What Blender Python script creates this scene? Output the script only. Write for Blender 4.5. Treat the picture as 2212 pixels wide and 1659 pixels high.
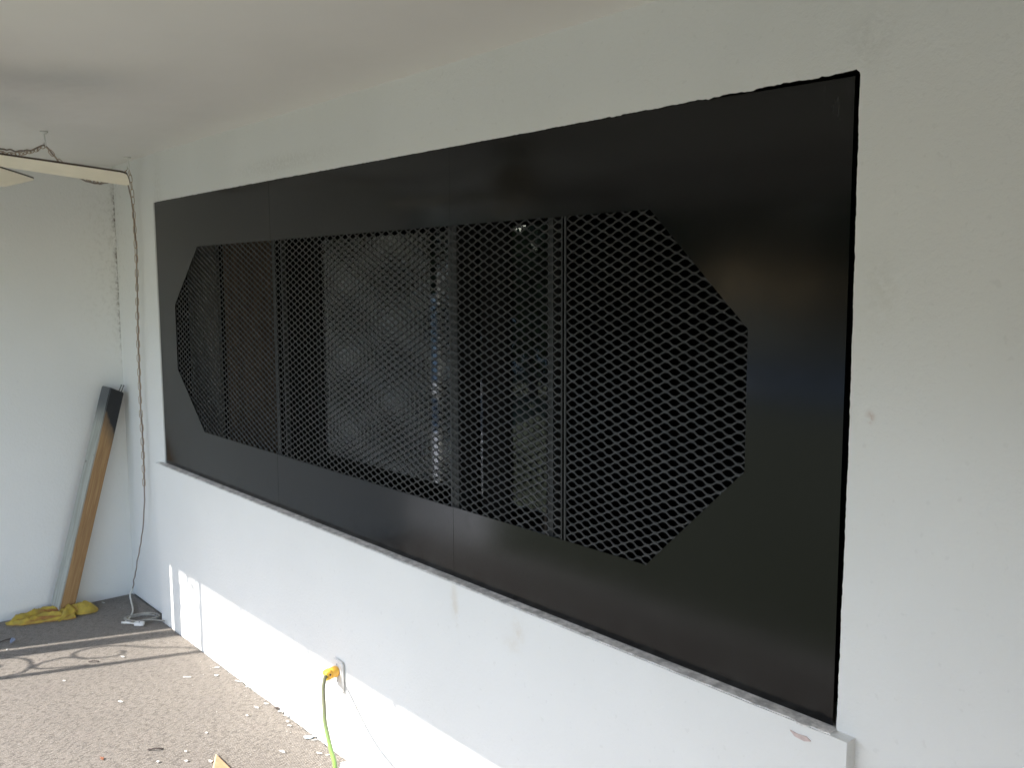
import bpy, bmesh, math, random
from mathutils import Vector, Matrix, noise as mnoise
random.seed(7)
for o in list(bpy.data.objects): bpy.data.objects.remove(o)
SC = bpy.context.scene
COL = SC.collection
V = Vector

# ------------------------------------------------------------------ camera
cam_d = bpy.data.cameras.new('camera'); cam = bpy.data.objects.new('camera', cam_d); COL.objects.link(cam)
YAW, PIT, ROL = -0.8646, -0.1099, -0.0046
fw = V((math.sin(YAW)*math.cos(PIT), math.cos(YAW)*math.cos(PIT), math.sin(PIT)))
rt = fw.cross(V((0, 0, 1))).normalized(); up = rt.cross(fw)
r2 = rt*math.cos(ROL)+up*math.sin(ROL); u2 = -rt*math.sin(ROL)+up*math.cos(ROL)
M = Matrix((r2, u2, -fw)).transposed().to_4x4(); M.translation = V((5.1953, -1.6229, 1.7224))
cam.matrix_world = M
cam_d.sensor_width = 36; cam_d.sensor_fit = 'HORIZONTAL'; cam_d.lens = 36*1998.5/2212
cam_d.clip_start = 0.05; cam_d.clip_end = 500
SC.camera = cam

# ------------------------------------------------------------------ sky, sun, exposure
SX, SK = 0.36, 0.78                      # sunlight travels (SX, 1, -SK)
trav = V((SX, 1, -SK)).normalized()
elev = math.asin(-trav.z); azim = math.atan2(-trav.x, -trav.y)
w = bpy.data.worlds.new('World'); SC.world = w; w.use_nodes = True
nt = w.node_tree; bg = nt.nodes['Background']
sky = nt.nodes.new('ShaderNodeTexSky'); sky.sky_type = 'NISHITA'; sky.sun_disc = False
sky.air_density = 1.0; sky.dust_density = .8; sky.ozone_density = 1.4
sky.sun_elevation = elev; sky.sun_rotation = azim
nt.links.new(sky.outputs[0], bg.inputs[0]); bg.inputs[1].default_value = 0.15
sd = bpy.data.lights.new('sun', 'SUN'); sd.energy = 3.0; sd.angle = math.radians(0.5); sd.color = (1, .945, .865)
sun = bpy.data.objects.new('sun', sd); COL.objects.link(sun)
sun.rotation_euler = trav.to_track_quat('-Z', 'Y').to_euler(); sun.location = (-3, -8, 6)
vs = SC.view_settings; vs.view_transform = 'Standard'; vs.look = 'None'; vs.exposure = 1.89; vs.gamma = 1.0
SC.cycles.max_bounces = 10; SC.cycles.diffuse_bounces = 6; SC.cycles.glossy_bounces = 4; SC.cycles.transmission_bounces = 6
SC.cycles.use_denoising = True

# ------------------------------------------------------------------ node helpers
class NB:
    def __init__(s, name):
        s.m = bpy.data.materials.new(name); s.m.use_nodes = True; s.t = s.m.node_tree
        s.b = s.t.nodes['Principled BSDF']; s._pos = None
    def n(s, kind, **kw):
        x = s.t.nodes.new(kind)
        for k, v in kw.items(): setattr(x, k, v)
        return x
    def put(s, sock, v):
        if isinstance(v, bpy.types.NodeSocket): s.t.links.new(v, sock)
        elif v is not None: sock.default_value = v
    def math(s, op, a, b=None, c=None, clamp=False):
        x = s.n('ShaderNodeMath', operation=op, use_clamp=clamp); s.put(x.inputs[0], a)
        if b is not None: s.put(x.inputs[1], b)
        if c is not None: s.put(x.inputs[2], c)
        return x.outputs[0]
    def add(s, a, b): return s.math('ADD', a, b)
    def sub(s, a, b): return s.math('SUBTRACT', a, b)
    def mul(s, a, b): return s.math('MULTIPLY', a, b)
    def obj(s):
        if s._pos is None: s._pos = s.n('ShaderNodeTexCoord').outputs['Object']
        return s._pos
    def xyz(s):
        x = s.n('ShaderNodeSeparateXYZ'); s.put(x.inputs[0], s.obj()); return x.outputs
    def vec(s, scale=(1, 1, 1), rot=(0, 0, 0)):
        x = s.n('ShaderNodeMapping'); s.put(x.inputs[0], s.obj()); x.inputs['Scale'].default_value = scale; x.inputs['Rotation'].default_value = rot
        return x.outputs[0]
    def noise(s, scale, detail=3, rough=.55, vec=None, dist=0):
        x = s.n('ShaderNodeTexNoise'); s.put(x.inputs['Vector'], vec or s.obj())
        x.inputs['Scale'].default_value = scale; x.inputs['Detail'].default_value = detail
        x.inputs['Roughness'].default_value = rough; x.inputs['Distortion'].default_value = dist
        return x.outputs[0]
    def ramp(s, f, lo, hi, a=0., b=1.):
        x = s.n('ShaderNodeMapRange', interpolation_type='SMOOTHSTEP'); s.put(x.inputs[0], f)
        for i, v in ((1, lo), (2, hi), (3, a), (4, b)): x.inputs[i].default_value = v
        return x.outputs[0]
    def mix(s, f, a, b):
        x = s.n('ShaderNodeMix', data_type='RGBA'); s.put(x.inputs[0], f)
        for i, v in ((6, a), (7, b)):
            s.put(x.inputs[i], v if isinstance(v, bpy.types.NodeSocket) else (*v, 1) if len(v) == 3 else v)
        return x.outputs[2]
    def bump(s, h, strength, dist=.01, prev=None):
        x = s.n('ShaderNodeBump'); s.put(x.inputs['Height'], h); x.inputs['Strength'].default_value = strength
        x.inputs['Distance'].default_value = dist
        if prev is not None: s.put(x.inputs['Normal'], prev)
        return x.outputs[0]
    def gauss(s, v, c, wd):                 # soft bump 0..1 around v == c
        d = s.mul(s.sub(v, c), 1/wd); return s.math('EXPONENT', s.mul(s.mul(d, d), -1.0))
    def out(s, col=None, rough=None, nrm=None, **kw):
        if col is not None: s.put(s.b.inputs['Base Color'], col if isinstance(col, bpy.types.NodeSocket) else (*col, 1))
        s.put(s.b.inputs['Roughness'], rough)
        if nrm is not None: s.put(s.b.inputs['Normal'], nrm)
        for k, v in kw.items(): s.put(s.b.inputs[k], v)
        return s.m
def simple(name, col, rough=.6, var=.12, scale=30, bump=.0, bscale=200, **kw):
    b = NB(name); f = b.noise(scale, 4)
    c = b.mix(b.ramp(f, .3, .7), [x*(1-var) for x in col], [min(1, x*(1+var)) for x in col])
    n = b.bump(b.noise(bscale, 3), bump, .004) if bump else None
    return b.out(c, rough, n, **kw)

# ------------------------------------------------------------------ materials
def wall_mat(name, kind):
    b = NB(name); x, y, z = b.xyz()
    big = b.noise(1.3, 3); c = b.mix(b.ramp(big, .3, .7), (.775, .774, .754), (.81, .809, .79))
    sp = b.noise(55, 2); c = b.mix(b.mul(b.ramp(sp, .66, .74), .10), c, (.42, .41, .38))
    if kind == 'left':                       # mildew creeping out from the corner
        near = b.math('EXPONENT', b.mul(y, 9.0)); line = b.math('EXPONENT', b.mul(y, 110.0))
        hz = b.mul(b.ramp(z, 1.15, 1.75), b.ramp(z, 2.35, 2.1))
        m1 = b.mul(b.mul(near, hz), b.ramp(b.noise(42, 5, .7), .48, .66))
        m2 = b.mul(b.mul(line, hz), b.ramp(b.noise(45, 5, .75), .40, .66))
        c = b.mix(b.mul(m1, .22), c, (.22, .20, .15)); c = b.mix(b.mul(m2, .16), c, (.10, .085, .06))
        h1 = b.noise(70, 4, .6, dist=.6)
        nrm = b.bump(h1, .30, .006); nrm = b.bump(b.noise(260, 2), .25, .002, nrm)
        return b.out(c, .75, nrm)
    if kind == 'back':
        cor = b.mul(b.math('EXPONENT', b.mul(x, -7.0)), b.mul(b.ramp(z, 1.2, 1.9), b.ramp(b.noise(60, 4, .7), .5, .7)))
        c = b.mix(b.mul(cor, .30), c, (.26, .23, .17))
        def spot(cx, cz, wx, wz, amt, col, nz=25):
            nonlocal c
            g = b.mul(b.gauss(x, cx, wx), b.gauss(z, cz, wz)); g = b.mul(g, b.ramp(b.noise(nz, 4, .7), .34, .6))
            c = b.mix(b.mul(g, amt), c, col)
        spot(3.040, .775, .016, .05, .32, (.60, .50, .36), 18); spot(3.052, .735, .010, .035, .25, (.62, .52, .38), 18)
        spot(3.335, .765, .022, .04, .28, (.60, .48, .33), 18); spot(3.30, .715, .03, .02, .22, (.60, .48, .33), 18)
        spot(4.318, 1.465, .008, .010, .55, (.46, .25, .17), 90)
        spot(4.29, 2.17, .05, .05, .14, (.30, .29, .25), 40); spot(4.33, 1.70, .035, .07, .14, (.42, .39, .29), 50)
        spot(1.95, 2.17, .35, .03, .20, (.36, .33, .26), 70); spot(.66, 2.05, .05, .25, .18, (.36, .33, .26), 60)
    h = b.noise(85, 4, .6, dist=.4)
    nrm = b.bump(h, .34, .004); nrm = b.bump(b.noise(300, 2), .25, .0015, nrm)
    wav = b.noise(2.2, 2); nrm = b.bump(wav, .06, .05, nrm)
    return b.out(c, .62, nrm)
MW = wall_mat('painted_stucco', 'back'); MWL = wall_mat('rough_stucco', 'left')
def ceil_mat():
    b = NB('ceiling_paint'); c = b.mix(b.ramp(b.noise(1.1, 3), .3, .7), (.74, .725, .70), (.785, .77, .745))
    nrm = b.bump(b.noise(3.0, 3), .25, .04); nrm = b.bump(b.noise(160, 2), .12, .002, nrm)
    return b.out(c, .8, nrm)
MC = ceil_mat()
def carpet_mat():
    b = NB('ribbed_carpet'); x, y, z = b.xyz()
    wob = b.mul(b.sub(b.noise(9, 2), .5), .010); wob2 = b.mul(b.sub(b.noise(90, 2), .5), .0030)
    u = b.add(b.add(b.mul(x, .975), b.mul(y, .22)), b.add(wob, wob2))
    rib = b.math('SINE', b.mul(u, 2*math.pi/.0078))
    br = b.noise(1.0, 2, vec=b.vec((150, 34, 1), (0, 0, -.21)))
    rb = b.mul(b.ramp(rib, -1, .45), b.ramp(br, .28, .56, .25, 1))
    c = b.mix(rb, (.105, .090, .079), (.40, .36, .317))
    c = b.mix(b.mul(b.ramp(b.noise(330, 2), .54, .68), .8), c, (.50, .455, .405))
    c = b.mix(b.mul(b.ramp(b.noise(380, 2, vec=b.vec((1, 1, 1), (0, 0, 1))), .6, .72), .7), c, (.06, .05, .048))
    c = b.mix(b.mul(b.ramp(b.noise(2.6, 4), .42, .68), .22), c, (.20, .18, .165))
    c = b.mix(b.mul(b.ramp(b.noise(5.5, 3), .55, .8), .25), c, (.33, .28, .26))
    h = b.add(rb, b.mul(b.noise(350, 2), .5))
    return b.out(c, .95, b.bump(h, 1.0, .005))
MCARP = carpet_mat()
def panel_mat():
    b = NB('black_gloss_paint'); x, y, z = b.xyz()
    f = b.noise(3.0, 4); c = b.mix(b.ramp(f, .3, .7), (.0010, .0010, .0013), (.0018, .0018, .0023))
    dust = b.mul(b.math('EXPONENT', b.mul(b.sub(z, .83), -22.)), b.ramp(b.noise(14, 4, .7), .40, .62))
    c = b.mix(b.mul(dust, .05), c, (.26, .25, .24))
    sc = b.mul(b.gauss(x, 4.225, .03), b.gauss(z, 2.055, .05)); sc = b.mul(sc, b.ramp(b.noise(30, 4, .7, vec=b.vec((3, 1, .6), (0, .5, 0))), .5, .64))
    c = b.mix(b.mul(sc, .06), c, (.4, .4, .4))
    r = b.ramp(b.noise(2.4, 3), .3, .7, .115, .16); r = b.add(r, b.mul(dust, .1)); r = b.add(r, b.ramp(b.noise(40, 3), .4, .8, 0, .02))
    nrm = b.bump(b.noise(1.3, 1), .06, .03)
    return b.out(c, r, nrm, **{'Specular IOR Level': .40})
MP = panel_mat()
def mesh_mat():
    b = NB('black_mesh_paint'); f = b.noise(25, 3)
    c = b.mix(b.ramp(f, .35, .65), (.020, .020, .020), (.034, .034, .033))
    return b.out(c, .45)
MM = mesh_mat()
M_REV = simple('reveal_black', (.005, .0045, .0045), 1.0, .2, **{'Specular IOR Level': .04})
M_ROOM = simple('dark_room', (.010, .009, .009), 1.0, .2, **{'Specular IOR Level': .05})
M_BARS = simple('stiffener_paint', (.022, .023, .023), .5, .15)
M_SILL = simple('bare_sill', (.72, .69, .66), .85, .30, 38, .8, 120)
M_CREAM = simple('cream_laminate', (.74, .68, .53), .5, .04, 8)
M_BROWN = simple('brown_edge', (.035, .018, .010), .5, .2)
M_CHAIN = simple('antique_brass', (.42, .32, .23), .40, .2, 60, Metallic=.45)
M_LCORD = simple('old_lamp_cord', (.27, .215, .185), .6, .12, 30)
M_WCORD = simple('white_cord', (.70, .68, .62), .5, .06, 30)
M_PLATE = simple('outlet_plastic', (.80, .79, .77), .35, .02, 20)
M_HOLE = simple('slot_dark', (.03, .03, .03), .8)
M_NAIL = simple('black_nail', (.02, .02, .022), .45, .2, 90, Metallic=.6)
M_CHIP = simple('paint_flake', (.60, .59, .56), .7, .06, 60, .3, 150)
M_CHIPG = simple('grey_flake', (.33, .37, .41), .8, .15, 50, .4, 150)
M_CHIPP = simple('pinkish_flake', (.60, .48, .45), .8, .15, 50)
M_TWIG = simple('dark_twig', (.06, .045, .04), .8, .3, 90)
M_LEAF = simple('blue_grey_scrap', (.16, .19, .27), .6, .3, 60)
M_ORANGE = simple('orange_scrap', (.25, .10, .055), .7, .2, 60)
M_IRON = simple('white_iron', (.6, .6, .58), .5, .05, 20)
M_CONC = simple('concrete', (.34, .33, .31), .9, .12, 6, .3, 90)
M_LAWN = simple('lawn', (.070, .082, .040), .95, .35, 7, .6, 60)
M_HEADER = simple('header_paint', (.72, .72, .69), .6, .04, 6)
M_YPLUG = NB('amber_plug'); M_YPLUG = M_YPLUG.out((.82, .45, .055), .35, **{'Subsurface Weight': .0})
M_YRIM = simple('yellow_plug_rim', (.92, .68, .05), .45, .05, 40)
def cord_mat():
    b = NB('green_cord'); x, y, z = b.xyz()
    d = b.ramp(x, 2.42, 2.85); d = b.math('ADD', d, b.mul(b.sub(b.noise(60, 4), .5), .5), clamp=True)
    c = b.mix(d, (.13, .135, .085), (.20, .37, .07)); return b.out(c, .5, b.bump(b.noise(220, 2), .3, .002))
M_GCORD = cord_mat()
def post_mat(front):
    b = NB('post_front' if front else 'post_side'); x, y, z = b.xyz()
    g = b.noise(9, 4, .6, vec=b.vec((6, 6, .35)), dist=1.2); g2 = b.noise(60, 3, vec=b.vec((4, 4, .15)))
    wob = b.mul(b.sub(b.noise(22, 4), .5), .05)
    if front:
        c = b.mix(b.ramp(g, .3, .7), (.29, .165, .072), (.42, .26, .12)); c = b.mix(b.mul(b.ramp(g2, .45, .75), .5), c, (.30, .165, .07))
        grey = b.ramp(b.add(y, b.mul(b.sub(b.noise(6, 3), .5), .012)), -.038, -.0405); c = b.mix(grey, c, (.30, .31, .29))
        edge = b.add(b.add(z, b.mul(y, 1.35)), wob)
        soft = b.ramp(edge, .90, 1.03); hard = b.ramp(edge, 1.015, 1.045)
        c = b.mix(b.mul(soft, .65), c, (.06, .055, .05)); c = b.mix(hard, c, (.020, .021, .023))
    else:
        c = b.mix(b.ramp(g, .3, .7), (.30, .30, .26), (.41, .41, .365))
        c = b.mix(b.mul(b.ramp(b.noise(20, 3), .66, .74), .8), c, (.12, .10, .09))
        c = b.mix(b.ramp(b.add(z, wob), .98, 1.14), c, (.10, .105, .11))
    return b.out(c, .7, b.bump(g, .25, .003))
M_PF, M_PS = post_mat(True), post_mat(False)
def rag_mat():
    b = NB('yellow_cloth'); at = b.n('ShaderNodeAttribute', attribute_name='hem').outputs['Fac']
    f = b.noise(26, 4); c = b.mix(b.ramp(f, .3, .7), (.34, .25, .05), (.52, .37, .05))
    t = b.mul(at, b.ramp(b.noise(34, 4), .25, .55)); c = b.mix(t, c, (.25, .06, .03))
    return b.out(c, .85, b.bump(b.noise(420, 2), .35, .002))
M_RAG = rag_mat()
def tan_mat():
    b = NB('tan_board'); g = b.noise(12, 4, vec=b.vec((1, 5, 1), (0, 0, .6)))
    return b.out(b.mix(b.ramp(g, .3, .7), (.40, .235, .125), (.47, .29, .165)), .65)
M_TAN = tan_mat(); M_TANE = simple('tan_board_edge', (.52, .37, .24), .7, .1, 60)
def glass_mat():
    b = NB('window_glass'); b.b.inputs['Transmission Weight'].default_value = 1; b.b.inputs['IOR'].default_value = 1.45
    return b.out((.86, .9, .9), .01)
M_GLASS = glass_mat()
def drape_mat(name, a, c2):
    b = NB(name); f = b.noise(5, 3, vec=b.vec((8, 1, .3))); return b.out(b.mix(b.ramp(f, .3, .7), a, c2), .9)
M_DRB = drape_mat('brown_drape', (.075, .048, .034), (.12, .08, .055)); M_DRG = drape_mat('grey_drape', (.13, .12, .105), (.19, .18, .155))

# ------------------------------------------------------------------ mesh helpers
def mk(name, bm, mats, parent=None, smooth=False):
    me = bpy.data.meshes.new(name); bm.normal_update(); bm.to_mesh(me); bm.free()
    for m in (mats if isinstance(mats, (list, tuple)) else [mats]): me.materials.append(m)
    if smooth:
        for p in me.polygons: p.use_smooth = True
    o = bpy.data.objects.new(name, me); COL.objects.link(o)
    if parent: o.parent = parent
    return o
def tag(o, label=None, cat=None, group=None, kind=None):
    for k, v in (('label', label), ('category', cat), ('group', group), ('kind', kind)):
        if v: o[k] = v
    return o
def empty(name, loc=(0, 0, 0)):
    o = bpy.data.objects.new(name, None); COL.objects.link(o); o.location = loc; o.empty_display_size = .1; return o
def box(bm, lo, hi, mi=0):
    x0, y0, z0 = lo; x1, y1, z1 = hi
    v = [bm.verts.new(p) for p in ((x0, y0, z0), (x1, y0, z0), (x1, y1, z0), (x0, y1, z0), (x0, y0, z1), (x1, y0, z1), (x1, y1, z1), (x0, y1, z1))]
    for f in ((0, 3, 2, 1), (4, 5, 6, 7), (0, 1, 5, 4), (1, 2, 6, 5), (2, 3, 7, 6), (3, 0, 4, 7)):
        bm.faces.new([v[i] for i in f]).material_index = mi
    return v
def bbox(name, lo, hi, m, parent=None, bev=0):
    bm = bmesh.new(); box(bm, lo, hi)
    if bev: bmesh.ops.bevel(bm, geom=bm.edges[:], offset=bev, segments=2, affect='EDGES', profile=.6)
    return mk(name, bm, m, parent)
def spline(pts, n=8):
    pts = [V(p) for p in pts]; P = [pts[0]*2-pts[1]]+pts+[pts[-1]*2-pts[-2]]; out = []
    for i in range(1, len(P)-2):
        a, b, c, d = P[i-1:i+3]
        for k in range(n):
            t = k/n; out.append(.5*((2*b)+(c-a)*t+(2*a-5*b+4*c-d)*t*t+(3*b-a-3*c+d)*t**3))
    return out+[pts[-1]]
def tube(bm, pts, r, seg=8, closed=False, mi=0, flat=None):
    pts = [V(p) for p in pts]; n = len(pts); rings = []; ref = None
    for i, p in enumerate(pts):
        t = (pts[(i+1) % n]-pts[i-1]) if closed else (pts[min(i+1, n-1)]-pts[max(i-1, 0)])
        t.normalize()
        if ref is None: ref = t.orthogonal().normalized()
        ref = (ref-t*ref.dot(t)); ref = ref.normalized() if ref.length > 1e-6 else t.orthogonal().normalized()
        b2 = t.cross(ref); rr = r[i] if isinstance(r, (list, tuple)) else r
        rings.append([bm.verts.new(p+(ref*math.cos(a)+b2*math.sin(a)*(flat or 1))*rr) for a in (2*math.pi*k/seg for k in range(seg))])
    for i in range(n if closed else n-1):
        A, B = rings[i], rings[(i+1) % n]
        for k in range(seg): bm.faces.new((A[k], A[(k+1) % seg], B[(k+1) % seg], B[k])).material_index = mi
    if not closed:
        bm.faces.new(rings[0][::-1]).material_index = mi; bm.faces.new(rings[-1]).material_index = mi
def tubeobj(name, pts, r, m, parent=None, seg=8, **kw):
    bm = bmesh.new(); tube(bm, pts, r, seg, **kw); return mk(name, bm, m, parent, True)
def prism_xz(bm, poly, y0, y1, mi=0):
    a = [bm.verts.new((x, y0, z)) for x, z in poly]; b = [bm.verts.new((x, y1, z)) for x, z in poly]; n = len(poly)
    f = bm.faces.new(a); f.material_index = mi; g = bm.faces.new(b[::-1]); g.material_index = mi
    for i in range(n): bm.faces.new((a[i], b[i], b[(i+1) % n], a[(i+1) % n])).material_index = mi
    bm.normal_update(); bmesh.ops.triangulate(bm, faces=[f, g]); bmesh.ops.recalc_face_normals(bm, faces=bm.faces[:])

# ------------------------------------------------------------------ setting
CH, OL, OR_, OB, OT = 2.3445, .601, 4.272, .828, 2.112      # ceiling height, opening left/right/bottom/top
YU, YLOW = .014, -.014                                      # upper / lower wall face
XE, YF = 7.6, -2.35                                         # patio right end, front edge
tag(bbox('ground', (-60, -70, -.40), (70, 40, -.13), M_LAWN), kind='structure')
tag(bbox('patio_slab', (-.18, -2.06, -.39), (XE+.1, .35, -.008), M_CONC), kind='structure')
bm = bmesh.new(); dv = [(.35, -2.25), (-12, -12), (-16, -7.6), (-1.6, -.8)]
ta = [bm.verts.new((x, y, -.105)) for x, y in dv]; tb_ = [bm.verts.new((x, y, -.2)) for x, y in dv]
bm.faces.new(ta[::-1])
for i in range(4): bm.faces.new((ta[i], tb_[i], tb_[(i+1) % 4], ta[(i+1) % 4]))
bmesh.ops.recalc_face_normals(bm, faces=bm.faces[:])
tag(mk('driveway', bm, simple('pale_drive', (.70, .69, .67), .9, .08, 4)), kind='structure')
tag(bbox('road', (-60, -17.0, -.2), (70, -11.0, -.118), simple('pale_road', (.55, .55, .54), .9, .1, 3)), kind='structure')
# carpet with a ragged edge along the wall
bm = bmesh.new(); nx = 700; top = []; bot = []
for i in range(nx+1):
    x = .004+(XE-.004)*i/nx
    j = .004*mnoise.noise(V((x*40, 0, 0)))+.003*mnoise.noise(V((x*160, 3, 0)))+.006*mnoise.noise(V((x*6, 9, 0)))
    yb = YLOW-.009+j*1.1 if x > .53 else .010+j*.3
    top.append(bm.verts.new((x, yb, 0.0))); bot.append(bm.verts.new((x, yb, -.0078)))
fr = [bm.verts.new((.004, -1.90, 0)), bm.verts.new((XE, -1.90, 0))]
for i in range(nx): bm.faces.new((top[i], bot[i], bot[i+1], top[i+1]))
mid = [bm.verts.new((t.co.x, -.3, 0)) for t in top[::20]]
for k in range(len(mid)-1):
    bm.faces.new([mid[k], mid[k+1]]+[top[i] for i in range((k+1)*20, k*20-1, -1)])
bm.faces.new([fr[0], fr[1]]+mid[::-1])
tag(mk('carpet_floor', bm, MCARP), kind='structure')

# back wall: upper part with the cut opening
rnd = random.Random(3); YP_ = .019
def jag(t, amp): return amp*(mnoise.noise(V((t*22, 1.7, 0)))+.7*mnoise.noise(V((t*75, 5.1, 0)))+.5*mnoise.noise(V((t*210, 8.1, 0))))
bm = bmesh.new()
def q(*p, mi=0):
    f = bm.faces.new([bm.verts.new(c) for c in p]); f.material_index = mi; return f
q((-.002, YU+.007, 0), (.53, YU+.007, 0), (.53, YU+.007, CH), (-.002, YU+.007, CH))       # strip by the corner, set back a little
q((.53, YU+.007, 0), (.53, YU, 0), (.53, YU, CH), (.53, YU+.007, CH))
q((.53, YU, OB), (OL, YU, OB), (OL, YU, OT), (.53, YU, OT))
q((.53, YU, OT), (OL, YU, OT), (OL, YU, CH), (.53, YU, CH))
nt_ = 520; pts = []
for i in range(nt_+1):
    x = OL+(OR_-OL)*i/nt_; amp = .0012 if x < 3.4 else .0012+.0022*min(1, (x-3.4)/.5)
    z = OT+jag(x, amp)+.002*math.sin(x*1.3)
    if i == nt_: z = OT-.006
    pts.append((x, z))
for (xa, za), (xb, zb) in zip(pts, pts[1:]):
    q((xa, YU, za), (xb, YU, zb), (xb, YU, CH), (xa, YU, CH)); q((xa, YU, za), (xa, .12, za), (xb, .12, zb), (xb, YU, zb), mi=1)
nr = 260; rp = []
for i in range(nr+1):
    z = OB+(OT-.006-OB)*i/nr; rp.append((OR_+jag(z+9, .0016)+.004*math.sin((z-.83)*2.4) if 0 < i < nr else OR_, z))
for (xa, za), (xb, zb) in zip(rp, rp[1:]):
    q((xa, YU, za), (XE, YU, za), (XE, YU, zb), (xb, YU, zb)); q((xa, YU, za), (xb, YU, zb), (xb, .12, zb), (xa, .12, za), mi=1)
q((OR_, YU, OT-.006), (XE, YU, OT-.006), (XE, YU, CH), (OR_, YU, CH))
q((OL, YU, OB), (OL, YP_+.002, OB), (OL, YP_+.002, OT), (OL, YU, OT)); q((OL, YP_+.002, OB), (OL, .12, OB), (OL, .12, OT), (OL, YP_+.002, OT), mi=1)
q((4.313, YU, 0), (XE, YU, 0), (XE, YU, OB), (4.313, YU, OB)); q((4.272, YU, OB-.01), (4.313, YU, OB-.01), (4.313, YU, OB), (4.272, YU, OB))
q((-.2, .13, 0), (OL, .13, 0), (OL, .13, CH), (-.2, .13, CH), mi=1); q((OR_, .13, 0), (XE, .13, 0), (XE, .13, CH), (OR_, .13, CH), mi=1); q((OL, .13, OT), (OR_, .13, OT), (OR_, .13, CH), (OL, .13, CH), mi=1)
bmesh.ops.remove_doubles(bm, verts=bm.verts[:], dist=1e-5)
wall = tag(mk('wall_back', bm, [MW, M_REV]), kind='structure')
# lower part standing proud, its apron band and the bare sill
bm = bmesh.new(); box(bm, (.53, YLOW, -.006), (4.313, .13, .826))
mk('lower_wall', bm, MW, wall)
bm = bmesh.new(); n = 300; A = []; B = []; C = []
for i in range(n+1):
    x = .531+(4.3125-.531)*i/n
    zl = .709+jag(x, .0010)+.003*mnoise.noise(V((x*1.5, 0, 0))); yo = YLOW-.0032+.0006*mnoise.noise(V((x*8, 2, 0)))
    A.append(bm.verts.new((x, YLOW-.0002, zl-.0012))); B.append(bm.verts.new((x, yo, zl))); C.append(bm.verts.new((x, yo, .8265-.0012*abs(mnoise.noise(V((x*50, 4, 0)))))))
for i in range(n):
    bm.faces.new((A[i], A[i+1], B[i+1], B[i])); bm.faces.new((B[i], B[i+1], C[i+1], C[i]))
D = [bm.verts.new((v.co.x, YLOW+.004, v.co.z)) for v in C]
for i in range(n): bm.faces.new((C[i], C[i+1], D[i+1], D[i]))
bm.faces.new((B[-1], bm.verts.new((4.3125, YLOW+.004, .709)), D[-1], C[-1]))
mk('apron_band', bm, MW, wall)
bm = bmesh.new(); n = 420; A = []; B = []; C = []
for i in range(n+1):
    x = .572+(OR_+.002-.572)*i/n; yo = YLOW+.0005+.0022*mnoise.noise(V((x*30, 0, 5)))+.0016*mnoise.noise(V((x*110, 0, 7)))
    if 4.195 < x < 4.225: yo -= .006
    z = .8285+.0012*mnoise.noise(V((x*45, 2, 2)))
    A.append(bm.verts.new((x, yo, .8255))); B.append(bm.verts.new((x, yo+.001, z))); C.append(bm.verts.new((x, .06, .8292)))
for i in range(n):
    bm.faces.new((A[i], A[i+1], B[i+1], B[i])); bm.faces.new((B[i], B[i+1], C[i+1], C[i]))
mk('sill', bm, M_SILL, wall)
# peeled paint at the right end of the sill
bm = bmesh.new(); prism_xz(bm, [(4.188, .806), (4.200, .797), (4.222, .795), (4.236, .800), (4.226, .806), (4.205, .804)], YLOW-.0062, YLOW-.0034)
tag(mk('peeled_patch', bm, M_CHIPP, wall), 'pinkish patch where paint peeled under the sill')
# left wall and ceiling
bm = bmesh.new(); box(bm, (-.15, -1.88, -.13), (0, .12, CH-.0005)); tag(mk('wall_left', bm, MWL), kind='structure')
bm = bmesh.new(); box(bm, (-.4, YF+.02, CH), (XE+.3, .35, CH+.16)); tag(mk('ceiling', bm, MC), kind='structure')
tag(bbox('added_front_shade_wall', (5.3, YF+.03, -.13), (XE, YF+.18, CH-.002), MW), kind='structure')  # unseen wall section, added to shade floor and back wall towards the right
tag(bbox('added_right_light_block', (XE, YF, -.13), (XE+.15, .13, CH-.001), MW), kind='structure')  # unseen end wall, added to hold back skylight from the right
# front header with gutter straps
hd = empty('roof_header', (0, 0, 0))
YH = -2.2; ZH = .320+SK*(2.3-.014)
bbox('beam', (-.3, YH-.10, ZH), (5.298, YH, CH-.001), M_HEADER, hd)
for k in range(9):
    xw = 1.503-.6+.6*k - SX*2.29
    bbox('strap', (xw-.012, YH-.108, ZH-.012), (xw+.014, YH-.101, ZH+.05), M_HEADER, hd)
tag(hd, 'white beam along the open front of the patio roof', 'beam')
# ------------------------------------------------------------------ dark room behind the opening
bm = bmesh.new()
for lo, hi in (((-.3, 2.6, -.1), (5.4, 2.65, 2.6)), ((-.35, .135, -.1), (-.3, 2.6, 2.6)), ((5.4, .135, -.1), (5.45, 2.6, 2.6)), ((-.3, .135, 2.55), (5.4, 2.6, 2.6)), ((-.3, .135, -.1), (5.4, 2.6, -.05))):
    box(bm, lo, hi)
tag(mk('back_room', bm, M_ROOM), kind='structure')

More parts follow.
